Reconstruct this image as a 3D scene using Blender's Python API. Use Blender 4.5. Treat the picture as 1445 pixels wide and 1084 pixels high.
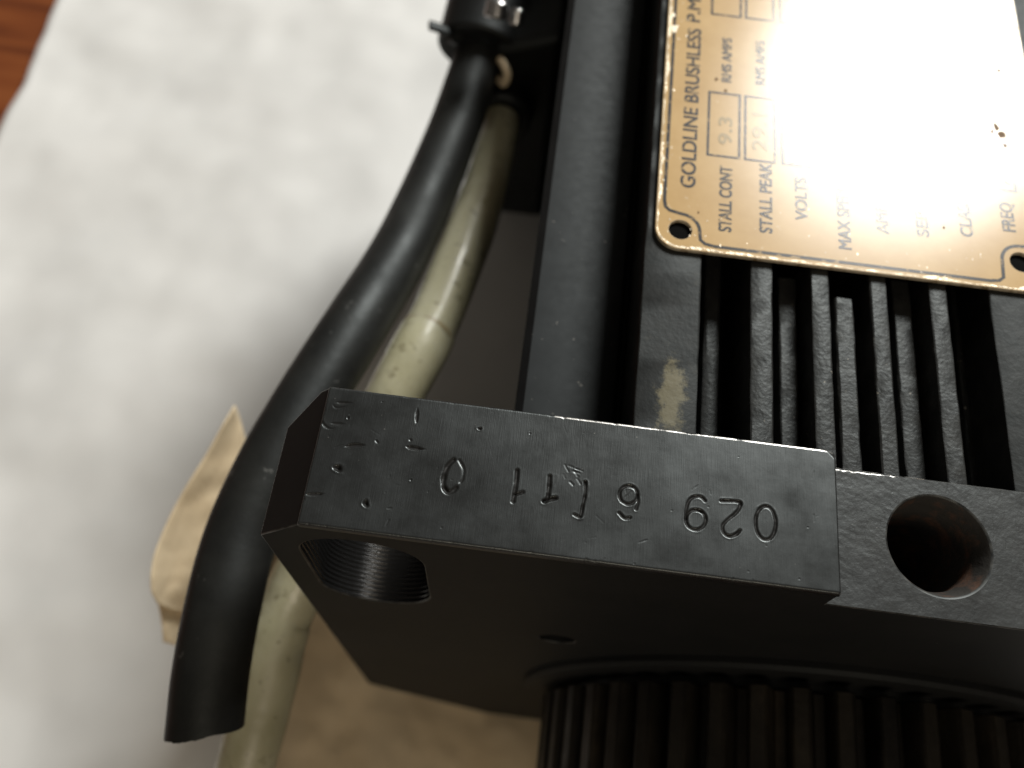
import bpy, bmesh, math, random
import numpy as np
from mathutils import Vector, Matrix, noise

random.seed(7); np.random.seed(7)
scene = bpy.context.scene
for o in list(bpy.data.objects): bpy.data.objects.remove(o)
col = scene.collection
MM = 0.001
ZT = 204.0                      # table level lies 204 mm below the stamped face

# ------------------------------------------------------------------ camera
F_PX = 1267.849
ROT = np.array([[0.991887, -0.125954, 0.017208],
                [0.120554, 0.889010, -0.441733],
                [0.040340, 0.440223, 0.896982]])
CAM = np.array([-46.572, -34.396, 121.980])          # millimetres
cam_data = bpy.data.cameras.new('camera')
cam = bpy.data.objects.new('camera', cam_data); col.objects.link(cam)
m = Matrix([list(ROT[0]) + [CAM[0]*MM], list(ROT[1]) + [CAM[1]*MM], list(ROT[2]) + [(CAM[2]+ZT)*MM], [0, 0, 0, 1]])
cam.matrix_world = m
cam_data.sensor_width = 36.0
cam_data.lens = 36.0 * F_PX / 1445.0
cam_data.clip_start = 0.005; cam_data.clip_end = 50
cam_data.dof.use_dof = True
cam_data.dof.focus_distance = 0.132
cam_data.dof.aperture_fstop = cam_data.lens / 2.15    # 2 mm pupil of a phone camera
scene.camera = cam

# ------------------------------------------------------------------ light
world = bpy.data.worlds.new('World'); scene.world = world; world.use_nodes = True
bg = world.node_tree.nodes['Background']
bg.inputs[0].default_value = (1.0, 0.88, 0.74, 1); bg.inputs[1].default_value = 0.085
LAMP_POS = Vector((0.018 + 0.342*1.5, 0.105 + 0.70*1.5, 0.2 + 0.637*1.5))
ld = bpy.data.lights.new('ceiling_lamp', 'AREA'); ld.shape = 'DISK'; ld.size = 0.50
ld.energy = 31.5; ld.color = (1.0, 0.988, 0.94)
lamp = bpy.data.objects.new('ceiling_lamp', ld); col.objects.link(lamp)
lamp.location = LAMP_POS
lamp.rotation_euler = (Vector((0, 0.08, 0.1)) - LAMP_POS).to_track_quat('-Z', 'Y').to_euler()
# weak warm fill lamp added behind the camera to lift the dark front
rd = bpy.data.lights.new('front_fill_lamp', 'AREA'); rd.shape = 'DISK'; rd.size = 0.5
rd.energy = 2.9; rd.color = (1.0, 0.86, 0.68)
fill_lamp = bpy.data.objects.new('front_fill_lamp', rd); col.objects.link(fill_lamp)
fill_lamp.location = (0.12, -1.0, 0.78)
fill_lamp.rotation_euler = (Vector((-0.05, 0, 0.05)) - fill_lamp.location).to_track_quat('-Z', 'Y').to_euler()
scene.view_settings.view_transform = 'Standard'; scene.view_settings.look = 'None'
scene.view_settings.exposure = 0.0; scene.view_settings.gamma = 1.0
scene.view_settings.use_curve_mapping = False
scene.render.engine = 'CYCLES'

# ------------------------------------------------------------------ helpers
def ray(px, py):
    return ROT @ np.array([px - 722.5, 542 - py, -F_PX])
def P(px, py, z=0.0):           # photo pixel -> point on the level z (mm)
    d = ray(px, py); return CAM + d * (z - CAM[2]) / d[2]
def atD(px, py, dist):          # photo pixel -> point at a depth (mm)
    return CAM + ray(px, py) / F_PX * dist
def V(p): return (p[0]*MM, p[1]*MM, (p[2]+ZT)*MM)

def mesh_obj(name, verts, faces, mat, parent=None, smooth=None, raw=False):
    me = bpy.data.meshes.new(name)
    me.from_pydata([tuple(v) for v in verts] if raw else [V(v) for v in verts], [], faces)
    me.update()
    bm = bmesh.new(); bm.from_mesh(me); bmesh.ops.recalc_face_normals(bm, faces=bm.faces); bm.to_mesh(me); bm.free()
    return link_mesh(name, me, mat, parent, smooth)
def link_mesh(name, me, mat, parent=None, smooth=None):
    ob = bpy.data.objects.new(name, me); col.objects.link(ob)
    if mat: me.materials.append(mat)
    if parent: ob.parent = parent
    if smooth is not None:
        me.shade_smooth()
        if smooth < 179: me.set_sharp_from_angle(angle=math.radians(smooth))
    return ob
def tag(o, label, cat=None, group=None, kind=None):
    if label: o['label'] = label
    if cat: o['category'] = cat
    if group: o['group'] = group
    if kind: o['kind'] = kind
    return o
def prism_y(poly, y0, y1):      # polygon in x,z extruded along y
    n = len(poly)
    v = [(x, y0, z) for x, z in poly] + [(x, y1, z) for x, z in poly]
    f = [tuple(range(n)), tuple(range(2*n-1, n-1, -1))] + [(i, (i+1) % n, n+(i+1) % n, n+i) for i in range(n)]
    return v, f
def prism_z(poly, z0, z1):
    n = len(poly)
    v = [(x, y, z0) for x, y in poly] + [(x, y, z1) for x, y in poly]
    f = [tuple(range(n)), tuple(range(2*n-1, n-1, -1))] + [(i, (i+1) % n, n+(i+1) % n, n+i) for i in range(n)]
    return v, f
def bevel(ob, w, seg=2, ang=35):
    b = ob.modifiers.new('bevel', 'BEVEL'); b.width = w*MM; b.segments = seg; b.limit_method = 'ANGLE'; b.angle_limit = math.radians(ang)
    return ob
def catmull(pts, n):
    pts = [np.array(p, float) for p in pts]
    q = [2*pts[0]-pts[1]] + pts + [2*pts[-1]-pts[-2]]
    out = []
    for i in range(1, len(q)-2):
        for k in range(n):
            t = k/n; a, b, c, d = q[i-1:i+3]
            out.append(.5*((2*b) + (-a+c)*t + (2*a-5*b+4*c-d)*t*t + (-a+3*b-3*c+d)*t**3))
    out.append(pts[-1]); return out
def frames(path):
    path = [np.array(p) for p in path]; fr = []
    up = np.array([0, 0, 1.0])
    for i, p in enumerate(path):
        t = path[min(i+1, len(path)-1)] - path[max(i-1, 0)]; t /= np.linalg.norm(t)
        s = np.cross(t, up); s /= np.linalg.norm(s); u = np.cross(s, t); fr.append((p, t, s, u))
    return fr
def tube(path, rad, seg=40, wob=0.0, wall=None, end_jag=0.0, end_tilt=0.0, flat=1.0, sd=0.0):
    """closed tube; with wall given the last end is left open with a wall thickness"""
    fr = frames(path); v = []; f = []; n = len(fr)
    R = rad if hasattr(rad, '__len__') else [rad]*n
    jag = [end_jag*(noise.noise((k*.23, sd, 1.7)) + .6*noise.noise((k*1.3, sd, 4.1)) + .4*noise.noise((k*3.1, sd, 9.1))) for k in range(seg)]
    if end_jag: jag = [j_ + end_tilt*math.cos(2*math.pi*k/seg) for k, j_ in enumerate(jag)]
    def ring(i, r, dj=1):
        p, t, s, u = fr[i]
        for k in range(seg):
            a = 2*math.pi*k/seg
            rr = r*(1 + wob*noise.noise((i*.12+sd, math.cos(a)*1.3, math.sin(a)*1.3)))
            q = p + s*math.cos(a)*rr*flat + u*math.sin(a)*rr/flat
            if i == n-1: q = q + t*jag[k]*dj
            v.append(q)
    for i in range(n): ring(i, R[i])
    rows = list(range(n)); cnt = n
    if wall:
        for i in (n-1, n-2, n-4, n-8): ring(i, R[i]-wall, 1 if i == n-1 else 0); rows.append(cnt); cnt += 1
    for a, b in zip(rows[:-1], rows[1:]):
        for k in range(seg):
            f.append((a*seg+k, a*seg+(k+1) % seg, b*seg+(k+1) % seg, b*seg+k))
    f.append(tuple(range(seg))); f.append(tuple((cnt-1)*seg+k for k in range(seg)))
    return v, f
def cyl(p0, p1, r, seg=40):
    p0 = np.array(p0, float); p1 = np.array(p1, float)
    t = (p1-p0)/np.linalg.norm(p1-p0); h = np.array([0, 0, 1.0]) if abs(t[2]) < .9 else np.array([1.0, 0, 0])
    s = np.cross(t, h); s /= np.linalg.norm(s); u = np.cross(s, t)
    rr = r if hasattr(r, '__len__') else (r, r)
    v = [p + (s*math.cos(2*math.pi*k/seg) + u*math.sin(2*math.pi*k/seg))*q for p, q in ((p0, rr[0]), (p1, rr[1])) for k in range(seg)]
    f = [tuple(range(seg)), tuple(range(2*seg-1, seg-1, -1))] + [(k, (k+1) % seg, seg+(k+1) % seg, seg+k) for k in range(seg)]
    return v, f
def boolean_cut(name, base, cutters):
    def mk(n, vf):
        me = bpy.data.meshes.new(n); me.from_pydata([V(v) for v in vf[0]], [], vf[1]); me.update()
        bm = bmesh.new(); bm.from_mesh(me); bmesh.ops.recalc_face_normals(bm, faces=bm.faces); bm.to_mesh(me); bm.free()
        ob = bpy.data.objects.new(n, me); col.objects.link(ob); return ob
    b = mk(name, base); cs = [mk('cutter', c) for c in cutters]
    for c in cs:
        md = b.modifiers.new('cut', 'BOOLEAN'); md.operation = 'DIFFERENCE'; md.object = c; md.solver = 'EXACT'
    dg = bpy.context.evaluated_depsgraph_get(); dg.update()
    me = bpy.data.meshes.new_from_object(b.evaluated_get(dg))
    for o in cs + [b]: bpy.data.objects.remove(o)
    me.name = name; return me

# ------------------------------------------------------------------ materials
class NT:
    def __init__(s, name):
        s.cool = any(w_ in name for w_ in ('black', 'cast', 'ridge', 'steel'))
        s.m = bpy.data.materials.new(name); s.m.use_nodes = True; s.t = s.m.node_tree
        s.b = s.t.nodes['Principled BSDF']; s.co = s.n('ShaderNodeTexCoord').outputs['Object']
    def n(s, typ, **k):
        nd = s.t.nodes.new(typ)
        for a, b in k.items(): setattr(nd, a, b)
        return nd
    def l(s, a, b): s.t.links.new(a, b)
    def scaled(s, sc):
        mp = s.n('ShaderNodeMapping'); s.l(s.co, mp.inputs['Vector']); mp.inputs['Scale'].default_value = sc; return mp.outputs[0]
    def noise(s, scale, detail=4, rough=.55, vec=None, dist=0):
        nd = s.n('ShaderNodeTexNoise'); nd.inputs['Scale'].default_value = scale; nd.inputs['Detail'].default_value = detail
        nd.inputs['Roughness'].default_value = rough; nd.inputs['Distortion'].default_value = dist
        s.l(vec if vec is not None else s.co, nd.inputs['Vector']); return nd.outputs[0]
    def ramp(s, src, stops):
        r = s.n('ShaderNodeValToRGB'); e = r.color_ramp.elements
        while len(e) < len(stops): e.new(.5)
        for el, (p, c) in zip(e, stops):
            el.position = p; el.color = c if len(c) == 4 else (*c, 1)
        s.l(src, r.inputs[0]); return r.outputs[0]
    def mix(s, fac, a, b):
        x = s.n('ShaderNodeMix', data_type='RGBA')
        for sock, val in ((x.inputs[0], fac), (x.inputs[6], a), (x.inputs[7], b)):
            if isinstance(val, (int, float)): sock.default_value = val
            elif isinstance(val, tuple): sock.default_value = (*val[:3], 1)
            else: s.l(val, sock)
        return x.outputs[2]
    def math(s, op, a, b=None):
        x = s.n('ShaderNodeMath', operation=op)
        for sock, val in zip(x.inputs, (a, b)):
            if val is None: continue
            if isinstance(val, (int, float)): sock.default_value = val
            else: s.l(val, sock)
        return x.outputs[0]
    def bump(s, h, dist_mm, strength=1.0, prev=None):
        b = s.n('ShaderNodeBump'); b.inputs['Strength'].default_value = strength; b.inputs['Distance'].default_value = dist_mm*MM
        s.l(h, b.inputs['Height'])
        if prev is not None: s.l(prev, b.inputs['Normal'])
        return b.outputs[0]
    def set(s, **k):
        if s.cool: s.b.inputs['Specular Tint'].default_value = (.90, .985, 1.0, 1)
        for a, v in k.items():
            sock = s.b.inputs[a.replace('_', ' ')]
            if isinstance(v, (int, float)): sock.default_value = v
            elif isinstance(v, tuple): sock.default_value = (*v[:3], 1)
            else: s.l(v, sock)
        return s.m

def black_paint(name, base, rough, bump_mm, speck=True, tint=(1, 1, 1), spec=.5):
    t = NT(name)
    c = t.ramp(t.noise(180, 5), [(.3, tuple(base*.75*x for x in tint)), (.7, tuple(base*1.25*x for x in tint))])
    if speck:
        sp = t.ramp(t.noise(900, 2, .5), [(.73, (0, 0, 0)), (.76, (1, 1, 1))])
        sp2 = t.math('MULTIPLY', sp, t.ramp(t.noise(60, 2), [(.45, (0, 0, 0)), (.65, (1, 1, 1))]))
        c = t.mix(sp2, c, (.22, .21, .19))
    nrm = t.bump(t.noise(700, 3, .6), bump_mm, .8)
    r = t.ramp(t.noise(500, 4), [(.3, (rough-.03,)*3), (.7, (rough+.04,)*3)])
    return t.set(Base_Color=c, Roughness=r, Normal=nrm, Specular_IOR_Level=spec), t

M_HOUSE, _ = black_paint('black_housing_paint', .014, .45, .10, spec=.3)
M_SMOOTH, _ = black_paint('smooth_black_paint', .016, .55, .008, tint=(.93, 1, 1.06), spec=.22)
M_RUBBER, _ = black_paint('black_rubber', .015, .5, .05)
t = NT('scuffed_black_rubber')
c = t.ramp(t.noise(60, 6, .65), [(.35, (.009, .009, .0085)), (.75, (.022, .022, .020))])
sc = t.math('MULTIPLY', t.ramp(t.noise(420, 3, .6), [(.66, (0, 0, 0)), (.72, (1, 1, 1))]), t.ramp(t.noise(70, 2), [(.45, (0, 0, 0)), (.6, (1, 1, 1))]))
c = t.mix(sc, c, (.12, .12, .115))
M_RUBBER = t.set(Base_Color=c, Roughness=t.ramp(t.noise(90, 5, .6), [(.3, (.44,)*3), (.7, (.6,)*3)]), Specular_IOR_Level=.34, Normal=t.bump(t.noise(500, 4, .6), .08, .8))
M_PLASTIC, _ = black_paint('black_plastic', .006, .5, .03, speck=False)

t = NT('grimy_pulley_metal')
c = t.ramp(t.noise(60, 6, .7, vec=t.scaled((1, .35, 1))), [(.35, (.009, .008, .007)), (.58, (.032, .027, .020)), (.78, (.10, .078, .05))])
M_PULLEY = t.set(Base_Color=c, Roughness=t.ramp(t.noise(150, 5), [(.3, (.3,)*3), (.7, (.55,)*3)]), Metallic=.35, Normal=t.bump(t.noise(300, 5, .65), .2, .8))
# fin tops: coarse cast paint
t = NT('cast_fin_paint')
c = t.ramp(t.noise(300, 5), [(.3, (.014, .014, .014)), (.75, (.034, .034, .032))])
sp = t.math('MULTIPLY', t.ramp(t.noise(1100, 2), [(.72, (0, 0, 0)), (.75, (1, 1, 1))]), t.ramp(t.noise(90, 2), [(.45, (0, 0, 0)), (.62, (1, 1, 1))]))
c = t.mix(sp, c, (.30, .28, .24))
M_FIN = t.set(Base_Color=c, Roughness=.45, Specular_IOR_Level=.3, Normal=t.bump(t.noise(1300, 2, .6), .10, .9, t.bump(t.noise(420, 2, .5), .12, .55)))

# wide ridge with a dusty khaki stain
t = NT('stained_ridge_paint')
c = t.ramp(t.noise(300, 5), [(.3, (.012, .013, .013)), (.75, (.026, .026, .025))])
stain_c = P(952, 560, -4)
mp = t.n('ShaderNodeMapping'); t.l(t.co, mp.inputs[0])
mp.inputs['Location'].default_value = (-stain_c[0]*MM/.0042, -(stain_c[1]+1)*MM/.013, 0); mp.inputs['Scale'].default_value = (1/.0042, 1/.013, 0)
ln = t.n('ShaderNodeVectorMath', operation='LENGTH'); t.l(mp.outputs[0], ln.inputs[0])
near = t.ramp(ln.outputs['Value'], [(.1, (.9, .9, .9)), (1.0, (0, 0, 0))])
mask = t.ramp(t.math('ADD', t.math('MULTIPLY', near, .55), t.noise(520, 9, .82)), [(.72, (0, 0, 0)), (.86, (1, 1, 1))])
c = t.mix(t.math('MULTIPLY', mask, .65), c, (.24, .21, .125))
dust = t.ramp(t.noise(140, 6, .7), [(.60, (0, 0, 0)), (.80, (.5, .5, .5))])
c = t.mix(dust, c, (.10, .09, .065))
M_RIDGE = t.set(Base_Color=c, Roughness=.52, Specular_IOR_Level=.24, Normal=t.bump(t.noise(900, 3, .6), .09, .75))

# flange, black oxide steel
def steel(name, base, rough, brush_axis):
    t = NT(name)
    sc = {'y': (9000, 260, 260), 'x': (260, 9000, 260), None: (900, 900, 900)}[brush_axis]
    br = t.noise(1, 3, .5, vec=t.scaled(sc))
    cl = t.noise(75, 5, .6)
    c = t.mix(.30, t.ramp(cl, [(.3, (base*.75, base*.78, base*.80)), (.72, (base*1.3, base*1.3, base*1.27))]),
              t.ramp(br, [(.3, (base*.6,)*3), (.7, (base*1.4,)*3)]))
    sp = t.math('MULTIPLY', t.ramp(t.noise(1300, 2), [(.745, (0, 0, 0)), (.765, (1, 1, 1))]), t.ramp(t.noise(70, 2), [(.48, (0, 0, 0)), (.62, (1, 1, 1))]))
    c = t.mix(sp, c, (.16, .155, .145))
    r = t.ramp(t.noise(120, 6, .65), [(.3, (rough-.07,)*3), (.75, (rough+.09,)*3)])
    return t, c, r, br
t, c, r, br = steel('stamped_black_steel', .0075, .36, 'y')
M_PAD = t.set(Base_Color=c, Roughness=r, Normal=t.bump(br, .02, .9, t.bump(t.noise(500, 4), .02, .6)), Metallic=.0, Specular_IOR_Level=1.0)
t, c, r, br = steel('black_steel', .011, .42, None)
# machined ring marks show only inside the bores (they run round the y axis there)
M_FLANGE = t.set(Base_Color=c, Roughness=.6, Normal=t.bump(t.noise(500, 4), .03, .6), Specular_IOR_Level=.2)
t, c, r, br = steel('milled_black_steel', .031, .42, None)
w1 = t.n('ShaderNodeTexWave', wave_type='RINGS', rings_direction='Z'); w1.inputs['Scale'].default_value = 260; w1.inputs['Distortion'].default_value = 1.5; w1.inputs['Detail'].default_value = 2
t.l(t.scaled((1, 1, 0)), w1.inputs[0])
hh = t.math('ADD', t.math('MULTIPLY', w1.outputs['Fac'], .03), t.noise(230, 5, .6))
sc1 = t.ramp(t.noise(1, 2, .5, vec=t.scaled((2600, 420, 300))), [(.62, (0, 0, 0)), (.70, (1, 1, 1))])
hh = t.math('SUBTRACT', hh, t.math('MULTIPLY', sc1, .05))
M_MILLED = t.set(Base_Color=c, Roughness=r, Normal=t.bump(hh, .26, .8), Specular_IOR_Level=.5)
t = NT('bore_thread')
w = t.n('ShaderNodeTexWave', wave_type='BANDS', bands_direction='Y'); w.inputs['Scale'].default_value = 2*math.pi/(20*.85*MM)
w.inputs['Distortion'].default_value = .4; t.l(t.co, w.inputs[0])
M_BORE = t.set(Base_Color=(.02, .02, .02), Roughness=.25, Metallic=.6, Normal=t.bump(w.outputs['Fac'], .25, 1.0, t.bump(t.noise(900, 4), .06, .8)))
t = NT('drilled_bore')
c = t.mix(t.ramp(t.noise(220, 5, .65), [(.5, (0, 0, 0)), (.7, (1, 1, 1))]), (.04, .038, .035), (.12, .062, .04))
M_DRILL = t.set(Base_Color=c, Roughness=.5, Normal=t.bump(t.noise(400, 4), .25, .9))

t = NT('worn_steel_edge')
c = t.mix(t.ramp(t.noise(260, 5, .7), [(.38, (0, 0, 0)), (.52, (1, 1, 1))]), (.03, .03, .03), (.50, .49, .47))
M_WORN_HILITE = t.set(Base_Color=c, Roughness=.34, Metallic=.85)  # worn bare steel; its bright tone also paints the rear edge highlight

t = NT('groove_grime_shade'); M_GROOVE_SHADE = t.set(Base_Color=(.009, .009, .0085), Roughness=.6, Specular_IOR_Level=.3, Normal=t.bump(t.noise(1500, 3), .03, .6))  # grime, dulled so the grooves' shade is set by the material
t = NT('dull_steel_edge'); M_DULL = t.set(Base_Color=t.ramp(t.noise(400, 4), [(.4, (.012, .012, .012)), (.7, (.09, .09, .085))]), Roughness=.45, Specular_IOR_Level=.35)

# nameplate
t = NT('gold_plate')
c = t.ramp(t.noise(120, 5, .6), [(.3, (.51, .32, .115)), (.75, (.60, .40, .165))])
ch = t.ramp(t.noise(420, 5, .7), [(.66, (0, 0, 0)), (.72, (1, 1, 1))])
c = t.mix(t.math('MULTIPLY', ch, .35), c, (.75, .66, .50))
M_GOLD = t.set(Base_Color=c, Metallic=.0, Roughness=.45, Specular_IOR_Level=.1, Normal=t.bump(t.noise(750, 3, .5), .05, .45, t.bump(t.noise(90, 3, .5), .12, .35)), Coat_Weight=.7, Coat_Roughness=.185)
t = NT('chipped_plate_edge')
c = t.ramp(t.noise(600, 5, .7), [(.34, (.30, .20, .09)), (.50, (.72, .63, .48))])
M_GOLDEDGE = t.set(Base_Color=c, Metallic=.3, Roughness=.4, Normal=t.bump(t.noise(700, 4, .6), .25, 1))
t = NT('printed_ink')
al = t.ramp(t.noise(650, 4, .6), [(.36, (.36, .25, .12)), (.44, (.03, .031, .033))])
M_INK = t.set(Base_Color=al, Roughness=.5, Specular_IOR_Level=.05, Coat_Weight=.7, Coat_Roughness=.185)
t = NT('flaked_brown'); M_FLAKE = t.set(Base_Color=(.17, .095, .035), Roughness=.6, Specular_IOR_Level=.2)
t = NT('plate_stamping'); M_STAMP = t.set(Base_Color=(.36, .26, .115), Roughness=.45, Specular_IOR_Level=.1, Coat_Weight=.7, Coat_Roughness=.185)
t = NT('black_pit'); M_HOLE_SHADE = t.set(Base_Color=(.004, .004, .004), Roughness=.8, Specular_IOR_Level=.05)  # near-black colour standing in for the shade inside the plate holes
t = NT('bright_rim'); M_RIM = t.set(Base_Color=(.45, .40, .30), Roughness=.3, Metallic=.8)
t = NT('nickel_metal'); M_NICKEL = t.set(Base_Color=(.55, .55, .55), Roughness=.25, Metallic=1.0, Normal=t.bump(t.noise(200, 3), .1, .4))

# clear cable
t = NT('yellowed_clear_sleeve')
c = t.ramp(t.noise(45, 5, .6, vec=t.scaled((1, .5, 1))), [(.3, (.42, .40, .25)), (.52, (.57, .55, .385)), (.75, (.70, .68, .51))])
sp = t.ramp(t.noise(300, 3, .6), [(.60, (0, 0, 0)), (.67, (1, 1, 1))])
c = t.mix(t.math('MULTIPLY', sp, .5), c, (.13, .10, .045))
st = t.ramp(t.noise(28, 3, .5, vec=t.scaled((1.5, .45, 1.5))), [(.52, (0, 0, 0)), (.66, (1, 1, 1))])
c = t.mix(t.math('MULTIPLY', st, .7), c, (.30, .235, .10))
M_CLEAR = t.set(Base_Color=c, Roughness=t.ramp(t.noise(110, 5, .65), [(.35, (.24,)*3), (.65, (.55,)*3)]), Subsurface_Weight=.35, Subsurface_Scale=.004, Normal=t.bump(t.noise(130, 4, .6), .45, .8), Coat_Weight=.2, Coat_Roughness=.25)
M_CLEAR.node_tree.nodes['Principled BSDF'].inputs['Subsurface Radius'].default_value = (1, .9, .6)

t = NT('browned_lip'); M_LIP = t.set(Base_Color=(.36, .30, .17), Roughness=.35)

# papers and wood
t = NT('white_paper')
c = t.ramp(t.noise(16, 5, .55), [(.3, (.70, .70, .685)), (.65, (.82, .818, .80))])
M_PAPER = t.set(Base_Color=c, Roughness=.7, Specular_IOR_Level=.25, Normal=t.bump(t.noise(45, 4, .55), .5, .4))
t = NT('tan_paper')
c = t.ramp(t.noise(30, 5, .6), [(.3, (.69, .545, .35)), (.7, (.80, .665, .46))])
M_TAN = t.set(Base_Color=c, Roughness=.6, Specular_IOR_Level=.3, Normal=t.bump(t.noise(90, 4, .6), .6, .6))
t = NT('varnished_wood')
gr = t.noise(1, 6, .6, vec=t.scaled((9, 95, 9)), dist=.6)
c = t.ramp(gr, [(.28, (.085, .018, .005)), (.5, (.20, .052, .013)), (.75, (.30, .095, .026))])
M_WOOD = t.set(Base_Color=c, Roughness=.42, Normal=t.bump(gr, .15, .4), Coat_Weight=.2, Coat_Roughness=.2)

# ------------------------------------------------------------------ table and white paper
v, f = prism_z([(-560, -320), (460, -320), (460, 700), (-560, 700)], -ZT-24, -ZT)
tbl = mesh_obj('table_top', v, f, M_WOOD); bevel(tbl, 3, 3)
tag(tbl, 'reddish brown varnished wooden table top', None, None, 'structure')

ep = [P(x, y, -ZT+4) for x, y in ((0, 187), (35, 125), (45, 90), (69, 31), (81, 0))]
edge_y = [-400, 120] + [float(q[1]) for q in ep] + [600]
edge_x = [float(ep[0][0])+4, float(ep[0][0])+2] + [float(q[0]) for q in ep] + [float(ep[-1][0])-12]
NX, NY = 230, 250
def paper_h(x, y):
    p = Vector((x, y, 0))
    h = 1.9*noise.noise(p/95) + 2.5*noise.noise(p/40 + Vector((5, 1, 2))) + .75*noise.noise(p/17 + Vector((9, 4, 0)))
    h += 2.2
    e = x - np.interp(y, edge_y, edge_x)
    if e < 22: h += 2.2*(1-e/22)**2
    dx = max(-100-x, x-110, 0); dy = max(-70-y, y-260, 0); d = math.hypot(dx, dy)
    k = min(1, d/35); k = k*k*(3-2*k)
    return -ZT + .35 + max(0, h)*k
vs = []
for j in range(NY):
    y = -230 + 800*j/(NY-1)
    x0 = float(np.interp(y, edge_y, edge_x)) + .8*noise.noise((y/14, 3, 3))
    for i in range(NX):
        x = x0 + (330-x0)*(i/(NX-1))
        vs.append((x, y, paper_h(x, y)))
fs = [(j*NX+i, j*NX+i+1, (j+1)*NX+i+1, (j+1)*NX+i) for j in range(NY-1) for i in range(NX-1)]
paper = mesh_obj('paper_sheet', vs, fs, M_PAPER, smooth=180)
sd = paper.modifiers.new('thick', 'SOLIDIFY'); sd.thickness = .2*MM; sd.offset = 0
tag(paper, 'large creased white paper sheet spread on the wooden table under the motor', 'paper')

# ------------------------------------------------------------------ tan papers
def sheet_from_rows(name, rows, nu, mat, thick=.25, crumple=1.0):
    rows = [catmull(r, 8) for r in rows]
    colsn = len(rows[0]); vv = []
    cols_ = [catmull([r[i] for r in rows], nu) for i in range(colsn)]
    for cc in cols_:
        for q in cc:
            wv = Vector((q[0]*.09, q[1]*.09, q[2]*.09)); wr = abs(noise.noise(wv)) + .5*abs(noise.noise(wv*2.3))
            vv.append(q + np.array([wr*.5, 0, wr*1.6])*crumple)
    n = len(cols_[0])
    ff = [(a*n+b, a*n+b+1, (a+1)*n+b+1, (a+1)*n+b) for a in range(colsn-1) for b in range(n-1)]
    o = mesh_obj(name, vv, ff, mat, smooth=180)
    s = o.modifiers.new('thick', 'SOLIDIFY'); s.thickness = thick*MM; s.offset = 0
    return o
A = lambda px, py, z: P(px, py, z)
rows = [[A(331, 572, -92), A(292, 640, -93), A(247, 715, -95), A(219, 780, -97), A(213, 828, -99), A(222, 852, -104)],
        [A(338, 590, -97), A(310, 662, -100), A(268, 735, -102), A(243, 795, -104), A(236, 838, -107), A(246, 862, -112)],
        [A(352, 630, -103), A(338, 700, -108), A(312, 765, -111), A(290, 815, -113), A(275, 848, -116), A(280, 872, -122)],
        [A(385, 660, -120), A(380, 730, -126), A(365, 800, -132), A(345, 850, -138), A(330, 880, -142), A(330, 900, -148)],
        [A(400, 720, -165), A(400, 780, -172), A(395, 840, -180), A(385, 890, -188), A(375, 930, -194), A(370, 960, -199)]]
tan1 = sheet_from_rows('paper_scrap', rows, 8, M_TAN)
tag(tan1, 'curled tan paper scrap standing up beside the black rubber sleeve', 'paper')
rows = [[A(222, 846, -106), A(228, 878, -112), A(230, 906, -116)],
        [A(240, 856, -112), A(243, 885, -116), A(250, 912, -119)],
        [A(275, 870, -124), A(280, 895, -128), A(285, 920, -132)],
        [A(330, 890, -150), A(330, 920, -156), A(335, 940, -162)]]
tan3 = sheet_from_rows('paper_scrap', rows, 6, M_TAN)
tag(tan3, 'small brown folded paper tab below the curled tan scrap', 'paper')
rows = []
for y in (46, 34, 24, 6, -12, -30, -55, -90):
    r_ = []
    for k, x in enumerate((-119, -106, -92, -78, -62, -44, -20, 25)):
        xx = x + (24 if y > 40 and k == 0 else 0) + (8 if y > 40 and k == 1 else 0) + 3*noise.noise((x*.05, y*.06, 3))
        z = 1.4 + (5.5*abs(noise.noise((x*.045, y*.055, 8))) + 2.2*abs(noise.noise((x*.12, y*.11, 2))) if y < 12 else .5*abs(noise.noise((x*.06, y*.05, 8))))
        if 0 < y < 30 and x > -85: z = 1.0
        r_.append((xx, y, -ZT + z))
    rows.append(r_)
tan2 = sheet_from_rows('paper_sheet', rows, 6, M_TAN)
tag(tan2, 'crumpled tan kraft paper lying under the flange and ribbed pulley', 'paper')

# ------------------------------------------------------------------ servo motor
CX, CZ = 5.0, -110.0
FX = 27.0                       # shaft axis
motor = bpy.data.objects.new('servo_motor', None); col.objects.link(motor)
motor.location = (CX*MM, 100*MM, .7*MM); motor.empty_display_size = .05
tag(motor, 'black finned servo motor with gold nameplate lying on white paper', 'motor')
minv = Matrix.Translation(-Vector(motor.location))
def part(o):
    o.parent = motor; o.matrix_parent_inverse = minv; return o
def sub(o, p):
    o.parent = p; return o

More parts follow.
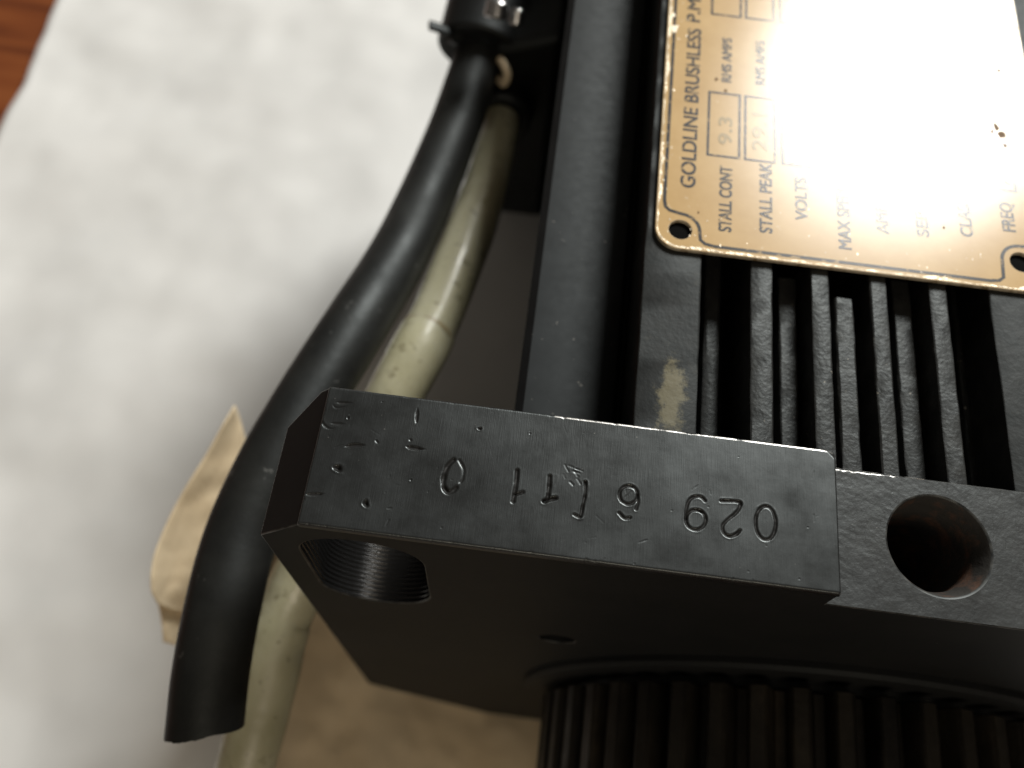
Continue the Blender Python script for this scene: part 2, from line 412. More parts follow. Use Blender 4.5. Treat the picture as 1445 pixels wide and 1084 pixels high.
# housing: extruded body without the top fins
LX, RX = -48.3, 58.3
prof = [(LX, -21.5), (LX+1.5, -20), (-33.0, -20), (-31.2, -20.8), (-30.2, -23), (-30.2, -26), (40.2, -26), (40.2, -23), (41.2, -20.8), (43, -20), (RX-1.5, -20), (RX, -21.5), (RX, -180), (RX-10, -190), (LX+10, -190), (LX, -180)]
v, f = prism_y(prof, 21.3, 214)
hs = part(mesh_obj('housing', v, f, M_SMOOTH, smooth=40))
def fin(x0, x1, ztop, y0, y1, name='fin', mat=None, zb=-26.0, lean=.0, r=.36):
    # slightly irregular cast fin with rounded shoulders
    N = 70; vv = []; ff = []
    prof = [(x0, zb), (x0, ztop-r*1.1), (x0+r*.35, ztop-r*.3), (x0+r, ztop), (x1-r, ztop), (x1-r*.35, ztop-r*.3), (x1, ztop-r*1.1), (x1, zb)]
    K = len(prof)
    for j in range(N+1):
        y = y0 + (y1-y0)*j/N
        for k, (x, z) in enumerate(prof):
            jx = .13*noise.noise((x*3, y*.30, z)) if 0 < k < K-1 else 0
            jz = .10*noise.noise((x*2+9, y*.25, 3)) if 0 < k < K-1 else 0
            vv.append((x+jx + lean*(y-y0), y, z+jz))
    for j in range(N):
        for k in range(K-1): ff.append((j*K+k, j*K+k+1, (j+1)*K+k+1, (j+1)*K+k))
    ff.append(tuple(range(K))); ff.append(tuple(N*K+k for k in range(K)))
    return part(mesh_obj(name, vv, ff, mat or M_FIN, smooth=25))
Y0, Y1 = 21.6, 205.0
FZ = -6.9
def fx(px, z): return float(P(px, 600, z)[0])
def pfin(a, b, z, y1, *k, **kw): fin(fx(a, z), fx(b, z), z, Y0, y1, *k, **kw)
pfin(893, 983, FZ+.3, Y1, 'ridge', M_RIDGE, r=.3)
fin(fx(1420, FZ+.3), fx(1420, FZ+.3)+11.3, FZ+.3, Y0, Y1, 'ridge', M_RIDGE, r=.3)
pfin(988, 1014, -15, Y1, r=.7)
for a, b in ((1058, 1092), (1150, 1179), (1240, 1266), (1329, 1357)): pfin(a, b, FZ, Y1)
yb = float(P(1190, 420, -8)[1])
pfin(1101, 1128, -11.5, yb+5)
pfin(1186, 1214, -8.2, yb)
pfin(1273, 1301, -11, yb+7)
pfin(1362, 1376, -17, yb+30)
# rear end bell (beyond the top of the picture)
eb = [(CX-82+10, 0-2), (CX+82-10, -2), (CX+82, -12), (CX+82, -193), (CX+72, -203.2), (CX-72, -203.2), (CX-82, -193), (CX-82, -12)]
v, f = prism_y(eb, 214, 240); o = part(mesh_obj('end_bell', v, f, M_HOUSE, smooth=30)); bevel(o, 1.5, 2)

# flange ---------------------------------------------------------------
L, D = 76.0, 21.5
FL, FR = -83.0, 120.0
zb = -203.2
step = -6.3
prof = [(-L, -.5), (0, -.5), (0, step), (FR-8, step), (FR, step-8), (FR, zb+38), (FR-38, zb), (FL+38, zb), (FL, zb+38.5), (FL, -8.6)]
base = prism_y(prof, 0, D)
def slot(xc, z0, z1, r, y0, y1):
    pl = [(xc + r*math.cos(a), z1-r + r*math.sin(a)) for a in np.linspace(0, math.pi, 25)] + [(xc + r*math.cos(a), z0+r + r*math.sin(a)) for a in np.linspace(math.pi, 2*math.pi, 25)]
    return prism_y(pl, y0, y1)
cut = []
cut.append(slot(-68.4, -44.5, -5.2, 9.6, -3, D+3))
hc = (P(1255, 760, step)+P(1398, 780, step)+P(1325, 704, step)+P(1325, 838, step))/4
HR = 7.5
def funnel(rings, seg=64):
    vv = [(cx_ + r_*math.cos(2*math.pi*k/seg), cy_ + r_*math.sin(2*math.pi*k/seg), z) for cx_, cy_, z, r_ in rings for k in range(seg)]
    ff = [tuple(range(seg)), tuple((len(rings)-1)*seg+k for k in range(seg))]
    for i in range(len(rings)-1):
        for k in range(seg): ff.append((i*seg+k, i*seg+(k+1) % seg, (i+1)*seg+(k+1) % seg, (i+1)*seg+k))
    return vv, ff
hx_, hy_ = hc[0], hc[1]
cut.append(funnel([(hx_, hy_, step+5, HR+.35), (hx_, hy_, step+.02, HR+.35), (hx_-.1, hy_+.1, step-.5, HR+.05), (hx_-.45, hy_+.4, step-3.2, HR-.75), (hx_-.45, hy_+.4, step-36, HR-.75)]))
cut.append(cyl((-34.5, -3, -58), (-34.5, 12, -58), 3.6, 32))
cut.append(prism_z([(-90, 12.4), (-72, 25.5), (-72, 40), (-90, 40)], -60, 8))
me = boolean_cut('flange', base, cut)
fl = link_mesh('flange', me, M_FLANGE, None, 32); part(fl)
me.materials.append(M_BORE); me.materials.append(M_DRILL); me.materials.append(M_MILLED)
for p in me.polygons:
    c = p.center; x, y, z = c.x/MM, c.y/MM, c.z/MM-ZT; n = p.normal
    if abs(n.y) < .2 and 0 < y < D:
        inslot = abs(x+68.4) < 9.75 and -44.7 < z < -5.1
        if inslot: p.material_index = 1
    if math.hypot(x-hc[0], y-hc[1]) < HR+1.1 and z < step-.02 and z > step-36 and abs(n.z) < .95: p.material_index = 2
    if n.z > .95 and abs(z-step) < .1 and x > 0: p.material_index = 3
me.materials.append(M_DULL); bevel(fl, .22, 2, 40); fl.modifiers['bevel'].material = 4

# stamped pad: finely meshed face with grooves, dents and rounded arrises
hx = .115
nx = int(L/hx); ny = int(D/hx)
gx = np.linspace(-L, 0.05, nx); gy = np.linspace(-.05, D+.05, ny)
GX, GY = np.meshgrid(gx, gy); HZ = np.zeros_like(GX)
def seg_dist(a, b):
    d = b-a; l2 = d@d + 1e-9
    tt = np.clip(((GX-a[0])*d[0] + (GY-a[1])*d[1])/l2, 0, 1)
    return np.hypot(GX-a[0]-tt*d[0], GY-a[1]-tt*d[1])
_ln = np.array([[noise.noise((x/.9, y/.9, 3)) for x in gx[::4]] for y in gy[::4]])
def upsample(a, k):
    yi = np.clip(np.arange(ny)/k, 0, a.shape[0]-1.001); xi = np.clip(np.arange(nx)/k, 0, a.shape[1]-1.001)
    y0 = yi.astype(int); x0 = xi.astype(int); fy = (yi-y0)[:, None]; fx_ = (xi-x0)[None, :]
    g = lambda a_, b_: a[np.ix_(a_, b_)]
    return (g(y0, x0)*(1-fx_) + g(y0, x0+1)*fx_)*(1-fy) + (g(y0+1, x0)*(1-fx_) + g(y0+1, x0+1)*fx_)*fy
LIPN = np.clip(.6 + 1.6*upsample(_ln, 4), 0, 1.8)
def stroke(px, w, depth, lip=.05, taper=False):
    global HZ
    pts = [P(*q)[:2] for q in px]
    if len(pts) > 2: pts = catmull(pts, 4)
    dmin = np.full_like(GX, 1e9); am = np.zeros_like(GX); n = len(pts)-1
    for i, (a, b) in enumerate(zip(pts[:-1], pts[1:])):
        d = b-a; tt = np.clip(((GX-a[0])*d[0] + (GY-a[1])*d[1])/(d@d+1e-9), 0, 1)
        ds = np.hypot(GX-a[0]-tt*d[0], GY-a[1]-tt*d[1]); m_ = ds < dmin
        dmin = np.where(m_, ds, dmin); am = np.where(m_, (i+tt)/n, am)
    depth *= .68; lip *= .38
    if taper:
        k = np.clip(1.9*np.sin(np.pi*np.clip(am*.8+.12, 0, 1))**1.5 - .25, .12, 1.5); ww = w*k; depth = depth*np.clip(k, .1, 1.2)
    else:
        ww = w*(1+.15*(LIPN-.6)); depth = depth*(.8+.3*LIPN)
    prof_ = np.clip(1-dmin/(ww*1.5), 0, 1)**.8 if taper else np.exp(-(dmin/ww)**3)
    if taper: lip = lip*.3
    HZ += -depth*prof_*(.75+.35*LIPN) + lip*LIPN*np.exp(-((dmin-ww*1.9)/(w*.8))**2)
def ell(cx, cy, rx, ry, tilt=0, a0=0, a1=360, n=40):
    out = []
    for a in np.radians(np.linspace(a0, a1, n)):
        x, y = rx*math.cos(a), ry*math.sin(a); ct, st = math.cos(math.radians(tilt)), math.sin(math.radians(tilt))
        out.append((cx + x*ct - y*st, cy + x*st + y*ct))
    return out
def zm(pts, ox, oy, s): return [(ox + x/s, oy + y/s) for x, y in pts]
Z5 = lambda p: zm(p, 780, 580, 3.211)
Z6 = lambda p: zm(p, 600, 630, 4.817)
Z7 = lambda p: zm(p, 400, 540, 5.42)
W = .185
# "029 6 111 0" read from the far side
stroke(Z5(ell(965, 508, 46, 76, -2)), W, .30)
stroke(Z5([(762, 408), (800, 408), (848, 413), (848, 436), (830, 462), (780, 505), (769, 528), (778, 555), (803, 567), (832, 558), (849, 540)]), W, .32)
stroke(Z5(ell(648, 493, 45, 45)), W, .32)
stroke(Z5([(603, 490), (604, 450), (613, 415), (632, 393), (655, 387), (677, 393), (690, 408)]), W, .28)
stroke(Z5(ell(343, 380, 41, 41)), W, .32)
stroke(Z5([(384, 380), (386, 415), (378, 445)]), W, .22)
stroke(Z5([(350, 484), (325, 486), (301, 462)]), W, .30)
stroke(Z5([(147, 322), (148, 365), (140, 410), (126, 478)]), W, .36, .07)
stroke(Z5([(120, 480), (98, 470)]), W, .2)
stroke(Z5([(5, 395), (-25, 400), (10, 300)]), .2, .0)
stroke(Z6([(190, 92), (150, 135), (130, 200), (122, 255), (138, 298), (172, 312), (210, 280)]), 0.295, 0.360, .02)
stroke(Z6([(230, 95), (258, 150), (255, 215), (238, 245)]), 0.197, 0.115, .02)
stroke(Z6([(625, 165), (618, 250), (606, 320), (598, 372)]), 0.262, 0.360, .02)
stroke(Z6([(610, 328), (662, 312)]), 0.230, 0.324, .02)
stroke(Z6([(846, 203), (842, 280), (832, 345), (815, 372)]), 0.246, 0.374, .02)
stroke(Z6([(808, 370), (845, 362), (886, 352)]), 0.262, 0.374, .02)
for k in range(9):
    x, y = random.uniform(930, 1060), random.uniform(105, 270)
    stroke(Z6([(x, y), (x+random.uniform(15, 45), y+random.uniform(10, 55))]), random.uniform(.1, .17), random.uniform(.025, .07), .02)
# nicks, scratches, punch marks
stroke(Z7([(395, 150), (460, 155), (540, 155)]), 0.109, 0.187, 0.040, True)
stroke(Z7([(370, 160), (410, 195), (515, 172)]), 0.088, 0.085, 0.080, True)
stroke(Z7([(335, 195), (290, 240), (295, 305), (350, 352), (430, 340)]), 0.116, 0.136, 0.128, True)
stroke(Z7([(350, 310), (480, 318)]), 0.102, 0.170, 0.024, True)
stroke(Z7([(465, 490), (540, 478), (640, 480)]), 0.163, 0.306, 0.064, True)
stroke(Z7([(930, 488), (1000, 500), (1092, 512)]), 0.163, 0.289, 0.064, True)
stroke(Z7([(1025, 190), (1020, 260), (1014, 330)]), 0.122, 0.221, 0.096, True)
stroke(Z7([(160, 853), (240, 855), (320, 852)]), 0.136, 0.255, 0.048, True)
stroke(Z7([(135, 790), (150, 880), (170, 905)]), 0.088, 0.085, 0.080, True)
stroke(Z7([(700, 435), (730, 470)]), 0.088, 0.119, 0.064, True)
stroke(Z7([(960, 430), (985, 450)]), 0.095, 0.136, 0.080, True)
stroke(Z7([(785, 965), (840, 958)]), 0.068, 0.068, 0.048, True)
def dent(px, r, depth, lip=.12):
    global HZ
    c = P(*px); d = np.hypot(GX-c[0], GY-c[1])
    ang = np.arctan2(GY-c[1], GX-c[0]); d = d*(1 + .18*np.sin(ang*2+px[0]) + .1*np.sin(ang*3+px[1]))
    HZ += -depth*np.clip(1-(d/r), 0, 1) + .3*lip*LIPN*np.exp(-((d-r*1.25)/(r*.35))**2)
dent(Z7([(415, 655)])[0], .62, .55); dent(Z7([(628, 925)])[0], .52, .50); dent(Z7([(495, 270)])[0], .22, .22)
dent((677, 605), .30, .30); dent((748, 612), .16, .12); dent(Z7([(757, 148)])[0], .12, .15); dent(Z7([(975, 745)])[0], .16, .2)
for k in range(36):
    dent((random.uniform(430, 1175), random.uniform(575, 820)), random.uniform(.07, .16), random.uniform(.04, .12), .03)
for k in range(30):
    x, y = random.uniform(430, 1170), random.uniform(570, 810)
    stroke([(x, y), (x+random.uniform(-14, 14), y+random.uniform(-12, 12))], random.uniform(.05, .08), random.uniform(.015, .05), .01)
# waviness and rounded arrises
wav = np.array([[noise.noise((x/9, y/9, 0))*.03 + noise.noise((x/2.2, y/2.6, 5))*.012 for x in gx[::6]] for y in gy[::6]])
HZ += upsample(wav, 6)
_fn = np.array([[noise.noise((x*2.6, y*2.6, 9)) for x in gx[::2]] for y in gy[::2]])
HZ = HZ + np.where(HZ < -.05, upsample(_fn, 2)*.015, 0)
nick = np.array([max(0, noise.noise((x*.9, 2.2, 7)))**2*.5 + .25*max(0, noise.noise((x*3.1, 8.2, 7)))**2 for x in gx])
def arris(d, r):   # d distance to edge
    k = np.clip(1 - d/r, 0, 1); return -(r - r*np.sqrt(np.clip(1-k*k, 0, 1)))
HZ += arris(gy[-1]-GY, .42+nick[None, :]*.8)
HZ += arris(GY-gy[0], .40+nick[None, ::-1]*.6)
HZ += arris(gx[-1]-GX, .38)
HZ += arris(GX-gx[0], .25)
# clipped far right corner
cd = (gx[-1]-GX) + (gy[-1]-GY)
HZ += -np.clip(1.7-cd, 0, 3)*.45
HZ = np.maximum(HZ, -1.2)
verts = np.stack([GX, GY, HZ], -1).reshape(-1, 3)
idx = np.arange(ny*nx).reshape(ny, nx)
quads = np.stack([idx[:-1, :-1], idx[:-1, 1:], idx[1:, 1:], idx[1:, :-1]], -1).reshape(-1, 4)
loop = list(idx[0, :]) + list(idx[1:, -1]) + list(idx[-1, -2::-1]) + list(idx[-2:0:-1, 0])
sk = verts[loop].copy(); sk[:, 2] = -1.4
sk[sk[:, 0] < -L+.01, 2] = -.75
nv = len(verts); allv = np.concatenate([verts, sk]); n = len(loop)
faces = quads.tolist() + [[loop[i], nv+i, nv+(i+1) % n, loop[(i+1) % n]] for i in range(n)]
allv = allv*MM; allv[:, 2] += ZT*MM
me = bpy.data.meshes.new('stamped_face'); me.from_pydata(allv.tolist(), [], faces); me.update()
pad = link_mesh('stamped_face', me, M_PAD, None, 60); sub(pad, fl)
me.materials.append(M_WORN_HILITE); me.materials.append(M_GROOVE_SHADE)
for p in me.polygons:
    c = p.center
    if c.z/MM-ZT < -.07 and .6 < c.y/MM < D-.7 and -L+.5 < c.x/MM < -1: p.material_index = 2
    if c.y/MM > D-.42 and c.x/MM > -42 and p.normal.z > .3: p.material_index = 1  # highlight stretch of the rear edge, set by bright worn steel
yw = D-.02  # strip of bright worn steel added as the lower step's edge highlight
vv = []; ff = []
for i, x in enumerate(np.linspace(.4, 16, 60)):
    w = max(.05, .42 + .25*noise.noise((x*1.3, 0, 4)) - max(0, x-7)*.045)
    vv += [(x, yw-w, step+.012), (x, yw-.16, step-.01), (x, yw+.05, step-.14)]
for i in range(59):
    for k in (0, 1): ff.append((3*i+k, 3*i+k+1, 3*i+k+4, 3*i+k+3))
sub(mesh_obj('worn_edge_highlight', vv, ff, M_WORN_HILITE, smooth=180), fl)
pad['label'] = 'stamped pad face with rotated serial digits, nicks and punch marks'

# pilot boss and ribbed pulley on the front
def ring_profile(name, prof, yc, seg, mat, smooth=35):   # prof list of (r, y)
    vv = []; ff = []
    for r_, y in prof:
        for k in range(seg):
            a = 2*math.pi*k/seg; vv.append((FX + r_*math.cos(a), y, yc + r_*math.sin(a)))
    for i in range(len(prof)-1):
        for k in range(seg): ff.append((i*seg+k, i*seg+(k+1) % seg, (i+1)*seg+(k+1) % seg, (i+1)*seg+k))
    ff.append(tuple(range(seg))); ff.append(tuple((len(prof)-1)*seg+k for k in range(seg)))
    return mesh_obj(name, vv, ff, mat, smooth=smooth)
o = part(ring_profile('pilot_boss', [(65, 2), (65, -1.2), (64.2, -2), (30, -2)], CZ, 120, M_FLANGE))
teeth = 48; pl = []
for k in range(teeth):
    for da, r_ in ((-.26, 59.2), (-.20, 60), (.20, 60), (.26, 59.2), (.33, 54.5), (.67, 54.5)):
        a = 2*math.pi*(k+da)/teeth; pl.append((FX + r_*math.cos(a), CZ + r_*math.sin(a)))
v, f = prism_y(pl, -64, -3.8); pul = part(mesh_obj('ribbed_pulley', v, f, M_PULLEY, smooth=30)); bevel(pul, .35, 2, 40)
o = sub(ring_profile('pulley_rim', [(33, -1.0), (53.5, -1.0), (54, -1.5), (54, -3.6), (53.5, -4), (33, -4.05)], CZ, 120, M_HOUSE), pul); o.parent = pul

# nameplate -------------------------------------------------------------
PT = -5.7; PX0, PX1 = float(P(932, 200, PT)[0]), float(P(1422, 95, PT)[0]) + 3.6; PY0, PY1 = float(P(1185, 379, PT)[1]), 156.0
def rrect(x0, y0, x1, y1, r, n=10, jit=0):
    pts = []
    for cx_, cy_, a0 in ((x1-r, y1-r, 0), (x0+r, y1-r, 90), (x0+r, y0+r, 180), (x1-r, y0+r, 270)):
        for a in np.linspace(a0, a0+90, n): pts.append((cx_ + r*math.cos(math.radians(a)), cy_ + r*math.sin(math.radians(a))))
    if not jit: return pts
    out = []
    for (ax, ay), (bx, by) in zip(pts, pts[1:]+pts[:1]):
        k = max(1, int(math.hypot(bx-ax, by-ay)/.5))
        for i in range(k):
            x, y = ax+(bx-ax)*i/k, ay+(by-ay)*i/k
            out.append((x + jit*noise.noise((x*1.1, y*1.1, 2)), y + jit*noise.noise((x*1.1, y*1.1, 8))))
    return out
hl = P(960, 324, PT); hr = (P(1442, 372, PT)[0], P(1440, 370, PT)[1]+.0)
HOLES = [(hl[0], hl[1]), (hr[0], hr[1]), (hl[0], 151.0), (hr[0], 151.0)]
base = prism_z(rrect(PX0, PY0, PX1, PY1, 4.3, 10), PT-.8, PT)
me = boolean_cut('nameplate', base, [cyl((x, y, PT-3), (x, y, PT+3), 2.05, 32) for x, y in HOLES])
npl = part(link_mesh('nameplate', me, M_GOLD, None, 40)); me.materials.append(M_GOLDEDGE)
for p in me.polygons:
    if abs(p.normal.z) < .5: p.material_index = 1
b = bevel(npl, .25, 2, 40); b.modifiers['bevel'].material = 1
npl['label'] = 'worn gold data plate with dark printed lettering'
for x, y in HOLES:      # rivets sunk in the holes, coloured black for the holes' shade
    seg = 28; vv = []; ff = []
    for r_, z in ((2.0, PT-1.2), (2.0, PT-.85), (1.5, PT-.78), (.7, PT-.75)):
        for k in range(seg): vv.append((x + r_*math.cos(2*math.pi*k/seg), y + r_*math.sin(2*math.pi*k/seg), z))
    for i in range(3):
        for k in range(seg): ff.append((i*seg+k, i*seg+(k+1) % seg, (i+1)*seg+(k+1) % seg, (i+1)*seg+k))
    ff += [tuple(range(seg)), tuple(3*seg+k for k in range(seg))]
    sub(mesh_obj('rivet', vv, ff, M_HOLE_SHADE, smooth=60), npl)
# worn pale rim with a ragged inner border, and flaked spots
def worn_rim():
    o_ = rrect(PX0+.24, PY0+.24, PX1-.24, PY1-.24, 4.1, 12, .001); n = len(o_); vv = []; ff = []
    for i, (x, y) in enumerate(o_):
        ax, ay = o_[i-1]; bx_, by_ = o_[(i+1) % n]; tx, ty = bx_-ax, by_-ay; l_ = math.hypot(tx, ty)+1e-9
        nx_, ny_ = -ty/l_, tx/l_
        w = .12 + .75*max(0, noise.noise((x*.45, y*.45, 1)) + .35) * (.5 + abs(noise.noise((x*2.1, y*2.1, 6)))*1.6)
        vv += [(x, y, PT+.012), (x + nx_*w, y + ny_*w, PT+.022)]
    for i in range(n): j = (i+1) % n; ff.append((2*i, 2*i+1, 2*j+1, 2*j))
    return vv, ff
v, f = worn_rim(); sub(mesh_obj('worn_rim', v, f, M_GOLDEDGE), npl)
def flakes(spots, mat, name):
    vv = []; ff = []
    for cx_, cy_, r_ in spots:
        k0 = len(vv); a0 = random.random()*6
        for k in range(9):
            rr = r_*random.uniform(.45, 1.25); a = a0 + k*2*math.pi/9
            vv.append((cx_ + rr*math.cos(a)*1.0, cy_ + rr*math.sin(a)*1.5, PT+.045))
        ff.append(tuple(range(k0, k0+9)))
    sub(mesh_obj(name, vv, ff, mat), npl)['kind'] = 'stuff'
sp_ = []
for px, py, r_ in ((1011, 112, .35), (1024, 128, .3), (952, 40, .8), (950, 22, .5), (1405, 178, .7), (1412, 190, .8), (1400, 186, .4), (1418, 205, .5), (1332, 321, .22), (1392, 15, .6), (1398, 40, .5), (1409, 100, .35), (985, 300, .2)):
    q = P(px, py, PT); sp_.append((q[0], q[1], r_))
flakes(sp_[:2] + sp_[4:9] + sp_[11:], M_FLAKE, 'flaked_spots')
flakes(sp_[2:4] + sp_[9:11] + [(random.uniform(PX0+2, PX1-2), PY0 + random.uniform(.9, 14)*random.random(), random.uniform(.07, .2)) for k in range(40)]
       + [(PX0 + random.uniform(.6, 4), random.uniform(PY0+3, PY1-20), random.uniform(.07, .2)) for k in range(24)], M_GOLDEDGE, 'pale_nicks')
def line_strip(pts, w, closed=False):
    pts = [np.array(p[:2], float) for p in pts]; n = len(pts); vv = []; ff = []
    for i, p in enumerate(pts):
        a = pts[(i-1) % n] if closed or i > 0 else p; b_ = pts[(i+1) % n] if closed or i < n-1 else p
        t = b_-a; t = t/(np.linalg.norm(t)+1e-9); nn = np.array([-t[1], t[0]])
        vv += [(*(p+nn*w/2), PT+.03), (*(p-nn*w/2), PT+.03)]
    for i in range(n if closed else n-1):
        j = (i+1) % n; ff.append((2*i, 2*i+1, 2*j+1, 2*j))
    return vv, ff
# border that steps round the rivet holes
def border():
    e = 1.35; q = 3.4; pts = []
    x0, x1, y0, y1 = PX0+e, PX1-3.6, PY0+e, PY1-e
    def corner(h, start, end):
        c = np.array(h); out = []
        for a in np.linspace(start, end, 12): out.append((c[0] + q*math.cos(math.radians(a)), c[1] + q*math.sin(math.radians(a))))
        return out
    bl, br, tl, tr = HOLES
    pts += [(x0, bl[1]+9), (x0, bl[1]+6), (x0+.25, bl[1]+4.6), (x0+1.0, bl[1]+3.9)] + corner(bl, 97, -2)[1:] + [(bl[0]+3.6, y0+1.0), (bl[0]+4.4, y0+.3), (bl[0]+6, y0)]
    pts += [(x, y0) for x in np.linspace(bl[0]+8, br[0]-8, 24)]
    pts += [(br[0]-6, y0), (br[0]-4.4, y0+.3), (br[0]-3.6, y0+1.0)] + corner(br, 182, 83)[1:] + [(x1-.8, br[1]+3.9), (x1-.2, br[1]+4.6), (x1, br[1]+6)]
    pts += [(x1, y) for y in np.linspace(br[1]+9, tr[1]-8, 24)]
    pts += corner(tr, 265, 180)[::1] + [(x, y1) for x in np.linspace(tr[0]-6, tl[0]+6, 20)] + corner(tl, 0, -85)
    pts += [(x0, y) for y in np.linspace(tl[1]-8, bl[1]+11, 24)]
    return pts
v, f = line_strip(border(), .62, True); sub(mesh_obj('border_line', v, f, M_INK), npl)
def q2(x, y): return P(900 + x/2.644, y/2.644, PT)[:2]
def box_line(x0, x1, y0, y1, w=.46):
    v, f = line_strip([(x0, y0), (x1, y0), (x1, y1), (x0, y1)], w); 
    a = [line_strip(s, w) for s in ([(x0, y0-w/2), (x0, y1+w/2)], [(x1, y0-w/2), (x1, y1+w/2)], [(x0+w/2, y0), (x1-w/2, y0)], [(x0+w/2, y1), (x1-w/2, y1)])]
    vv = []; ff = []
    for v, f in a:
        k = len(vv); vv += v; ff += [tuple(i+k for i in q) for q in f]
    sub(mesh_obj('data_box', vv, ff, M_INK), npl)
def text(s, px, py, cap, length=None, mat=None, name='lettering', slant=0, bold=1.0):
    x, y = P(px, py, PT)[:2]
    cu = bpy.data.curves.new(name, 'FONT'); cu.body = s; cu.size = 1.0; cu.extrude = 0.0; cu.shear = slant
    ob = bpy.data.objects.new(name, cu); col.objects.link(ob)
    dg = bpy.context.evaluated_depsgraph_get(); dg.update()
    me = bpy.data.meshes.new_from_object(ob.evaluated_get(dg)); bpy.data.objects.remove(ob)
    co = np.array([v.co[:] for v in me.vertices]); sx = 1.0
    h = .73
    k = cap/h; wdt = co[:, 0].max()-co[:, 0].min()
    kx = (length/wdt) if length else k*.78
    for v_ in me.vertices:
        u, w_ = (v_.co.x-co[:, 0].min())*kx, v_.co.y*k
        v_.co = V((x - w_, y + u, PT+.035))
    me.update()
    bm = bmesh.new(); bm.from_mesh(me)
    g0_ = bm.verts[:] + bm.edges[:] + bm.faces[:]
    for q_, (dx, dy) in enumerate(((.13, 0), (0, .13), (.13, .13), (.065, .065))):
        d = bmesh.ops.duplicate(bm, geom=g0_)
        bmesh.ops.translate(bm, verts=[e for e in d['geom'] if isinstance(e, bmesh.types.BMVert)], vec=(dx*MM*bold, dy*MM*bold, .0015*MM*(q_+1)))
    bm.to_mesh(me); bm.free()
    return sub(link_mesh(name, me, mat or M_INK), npl)
def ylen(a, b): return float(P(b[0], b[1], PT)[1]-P(a[0], a[1], PT)[1])
text('GOLDLINE BRUSHLESS', 980, 266, 2.75, ylen((980, 266), (986, 42)))
text('P.M. SERVOMOTOR', 987, 32, 2.75, 40)
text('STALL CONT', 1031, 328, 2.3, ylen((1031, 328), (1031, 236)))
text('STALL PEAK', 1089, 330, 2.3, ylen((1089, 330), (1085, 232)))
text('VOLTS', 1139, 312, 2.2, 9.5)
text('MAX SPEED', 1201, 353, 2.3, ylen((1201, 353), (1191, 258)))
text('AMB', 1254, 331, 2.2, 6.6)
text('SER', 1311, 335, 2.2, 6.0)
text('CLASS', 1373, 335, 2.3, ylen((1373, 335), (1367, 282)))
text('FREQ', 1433, 328, 2.4, ylen((1433, 328), (1427, 288)))
text('RMS AMPS', 1031, 117, 1.9, ylen((1031, 117), (1031, 55)))
text('RMS AMPS', 1079, 121, 1.9, ylen((1079, 121), (1079, 59)))
bx = [(258, 378, 345, 580), (402, 512, 355, 592)]
ys0, ys1 = q2(300, 582)[1], q2(300, 347)[1]; yt0 = q2(300, 55)[1]
rows_x = [(q2(258, 580)[0]+.1, q2(378, 585)[0]), (q2(400, 590)[0], q2(512, 592)[0])]
pitch = 6.9
for k in range(2, 7): rows_x.append((rows_x[1][0]+pitch*(k-1), rows_x[1][1]+pitch*(k-1)))
for k, (a, b_) in enumerate(rows_x[:6]):
    box_line(a, b_, ys0, ys1); box_line(a, b_, yt0, yt0+14)
fb0 = P(900+1290/2.644, 700/2.644, PT); fb1 = P(900+1412/2.644, 715/2.644, PT)
box_line(fb0[0], fb1[0], (fb0[1]+fb1[1])/2, (fb0[1]+fb1[1])/2+11)
text('9.3', 1032, 205, 2.6, 6.5, M_STAMP, 'stamped_value')
text('29.1', 1082, 214, 2.9, 9.0, M_STAMP, 'stamped_value')
text('207', 1424, 262, 2.6, 7.6, M_INK, 'stamped_value')

# cable outlet block on the side
v, f = prism_y([(-74, -62), (-66, -54), (LX-.1, -48), (LX-.1, -128), (-70, -128), (-76, -120)], 152, 205)
o = part(mesh_obj('cable_outlet', v, f, M_PLASTIC, smooth=30)); bevel(o, 3, 3)
g0, g1 = atD(683, 50, 249), atD(672, 91, 247); gd = (g1-g0)/np.linalg.norm(g1-g0)
v, f = cyl(g0+gd*5.5, g0-gd*22, (12.0, 12.6), 40)
gl = part(mesh_obj('cable_gland', v, f, M_PLASTIC, smooth=30)); bevel(gl, 1.0, 3)
wp = catmull([atD(706, 84, 243), atD(713, 96, 241), atD(716, 107, 241), atD(711, 118, 243), atD(704, 112, 246)], 5)
v, f = tube(wp, 1.15, 12); part(mesh_obj('lead_wire', v, f, M_TAN, smooth=60))
e0, e1 = atD(708, 165, 256), atD(701, 200, 250)
v, f = cyl(e0+(e1-e0)*.12, e0-(e1-e0)*2.2, (8.5, 10.5), 32)
gl2 = part(mesh_obj('cable_gland', v, f, M_PLASTIC, smooth=30)); bevel(gl2, 1.2, 2)
for px, py, dd, r_ in ((701, 4, 226, 3.4), (729, 15, 230, 2.0)):  # small nickel caps added to carry the metal nut's bright glints
    c = atD(px, py, dd); v, f = cyl((c[0], c[1]-1.5, c[2]-3.5), (c[0]+.3, c[1]+1, c[2]), (r_, r_*.8), 20)
    o = part(mesh_obj('metal_glint', v, f, M_NICKEL, smooth=30)); bevel(o, .6, 2)

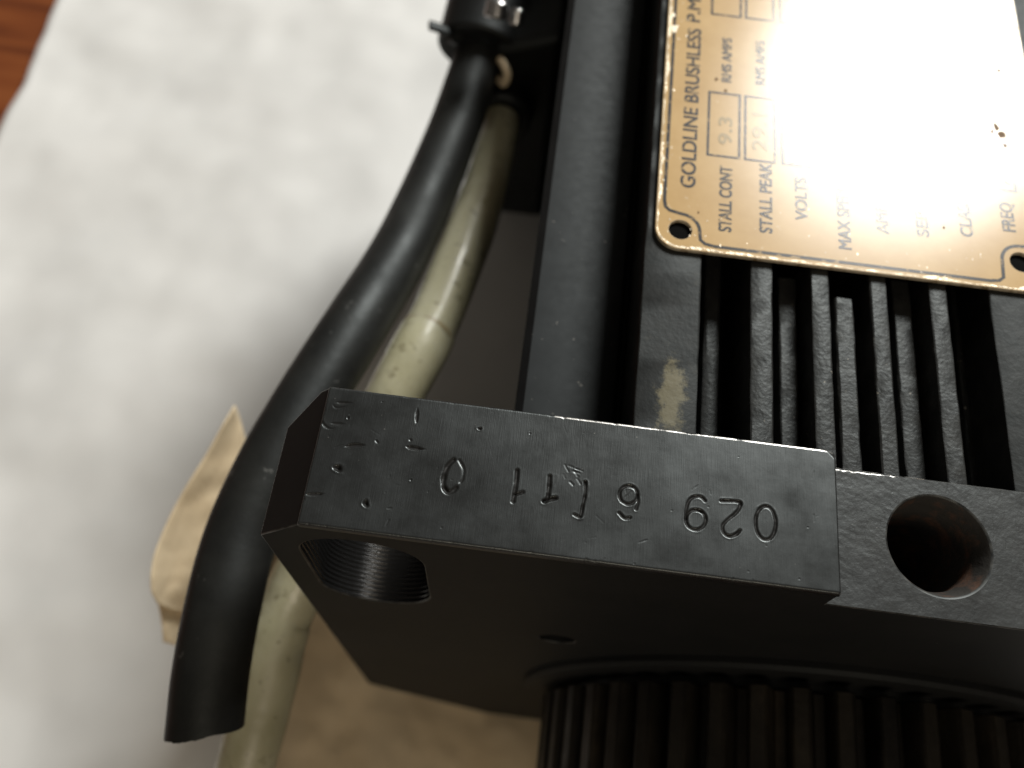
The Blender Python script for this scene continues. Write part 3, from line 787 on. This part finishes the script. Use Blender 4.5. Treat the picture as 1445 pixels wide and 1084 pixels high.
# ------------------------------------------------------------------ cables
def spath(lst, n=10): return catmull([atD(*q) for q in lst], n)
blk = [(683, 50, 249), (672, 91, 247), (641, 183, 240), (600, 282, 228), (560, 365, 214), (505, 454, 200), (438, 562, 189), (388, 650, 182), (342, 753, 176), (316, 850, 171), (298, 947, 169), (289, 1030, 168)]
pb = spath(blk); n = len(pb)
v, f = tube(pb, [6.75 + .35*min(1, i/(n*.3)) for i in range(n)], 72, .012, wall=.9, end_jag=.55, end_tilt=1.6, sd=2)
bs = mesh_obj('rubber_sleeve', v, f, M_RUBBER, smooth=60)
tag(bs, 'black rubber cable sleeve with ragged open cut end', 'cable sleeve')
clr = [(708, 165, 256), (701, 200, 250), (680, 280, 236), (648, 367, 222), (612, 454, 211), (567, 540, 203), (485, 700, 201), (408, 850, 200), (392, 899, 199), (376, 971, 198), (350, 1068, 197)]
pts = [atD(*q) for q in clr]; pts.append(pts[-1] + np.array([-4, -30, -14])); pts.append(pts[-1] + np.array([-8, -40, -34]))
pc = catmull(pts, 10); n = len(pc)
ks = int(n*.355)
v, f = tube(pc, [5.0 + 1.15*min(1, i/24) for i in range(n)], 48, .04, sd=5)
cc = mesh_obj('clear_cable', v, f, M_CLEAR, smooth=60)
tag(cc, 'yellowed translucent cable with brown specks running beneath the black sleeve', 'cable')
v, f = tube(pc[ks:], [6.45 + .08*math.sin(i*.6) for i in range(n-ks)], 48, .04, sd=8)
o = mesh_obj('outer_jacket', v, f, M_CLEAR, smooth=60); o.parent = cc
v, f = tube([pc[ks]*(1-k/6) + pc[ks+1]*k/6 for k in range(-1, 5)], [6.2, 6.45, 6.53, 6.53, 6.5, 6.4], 48)
o = mesh_obj('jacket_lip', v, f, M_LIP, smooth=60); o.parent = cc

# cable tie round the black sleeve
c0 = pb[6]; tdir = pb[8]-pb[4]; tdir /= np.linalg.norm(tdir)
s = np.cross(tdir, [0, 0, 1.0]); s /= np.linalg.norm(s); u = np.cross(s, tdir)
vv = []; ff = []; seg = 40
for r_, h in ((6.55, -2.2), (8.0, -2.2), (8.0, 2.2), (6.55, 2.2)):
    for k in range(seg):
        a = 2*math.pi*k/seg; vv.append(c0 + (s*math.cos(a) + u*math.sin(a))*r_ + tdir*h)
for i in range(4):
    for k in range(seg): ff.append((i*seg+k, i*seg+(k+1) % seg, ((i+1) % 4)*seg+(k+1) % seg, ((i+1) % 4)*seg+k))
tie = bpy.data.objects.new('cable_tie', None); col.objects.link(tie); tie.location = V(c0); tie.empty_display_size = .01
ti = Matrix.Translation(-Vector(tie.location))
def tpart(o): o.parent = tie; o.matrix_parent_inverse = ti; return o
tpart(mesh_obj('band', vv, ff, M_PLASTIC, smooth=40))
a0 = atD(648, 55, 243); a1 = atD(606, 36, 238)
v, f = tube([a0 + (a1-a0)*k/6 + np.array([0, 0, .6*math.sin(k/2)]) for k in range(7)], 1.25, 12, flat=1.35)
tpart(mesh_obj('tail', v, f, M_PLASTIC, smooth=50))
v, f = tube([a0 + (a1-a0)*k/3*.28 for k in range(4)], 2.6, 4)
tpart(mesh_obj('locking_head', v, f, M_PLASTIC))
tag(tie, 'black cable tie with projecting cut tail round the rubber sleeve', 'cable tie')
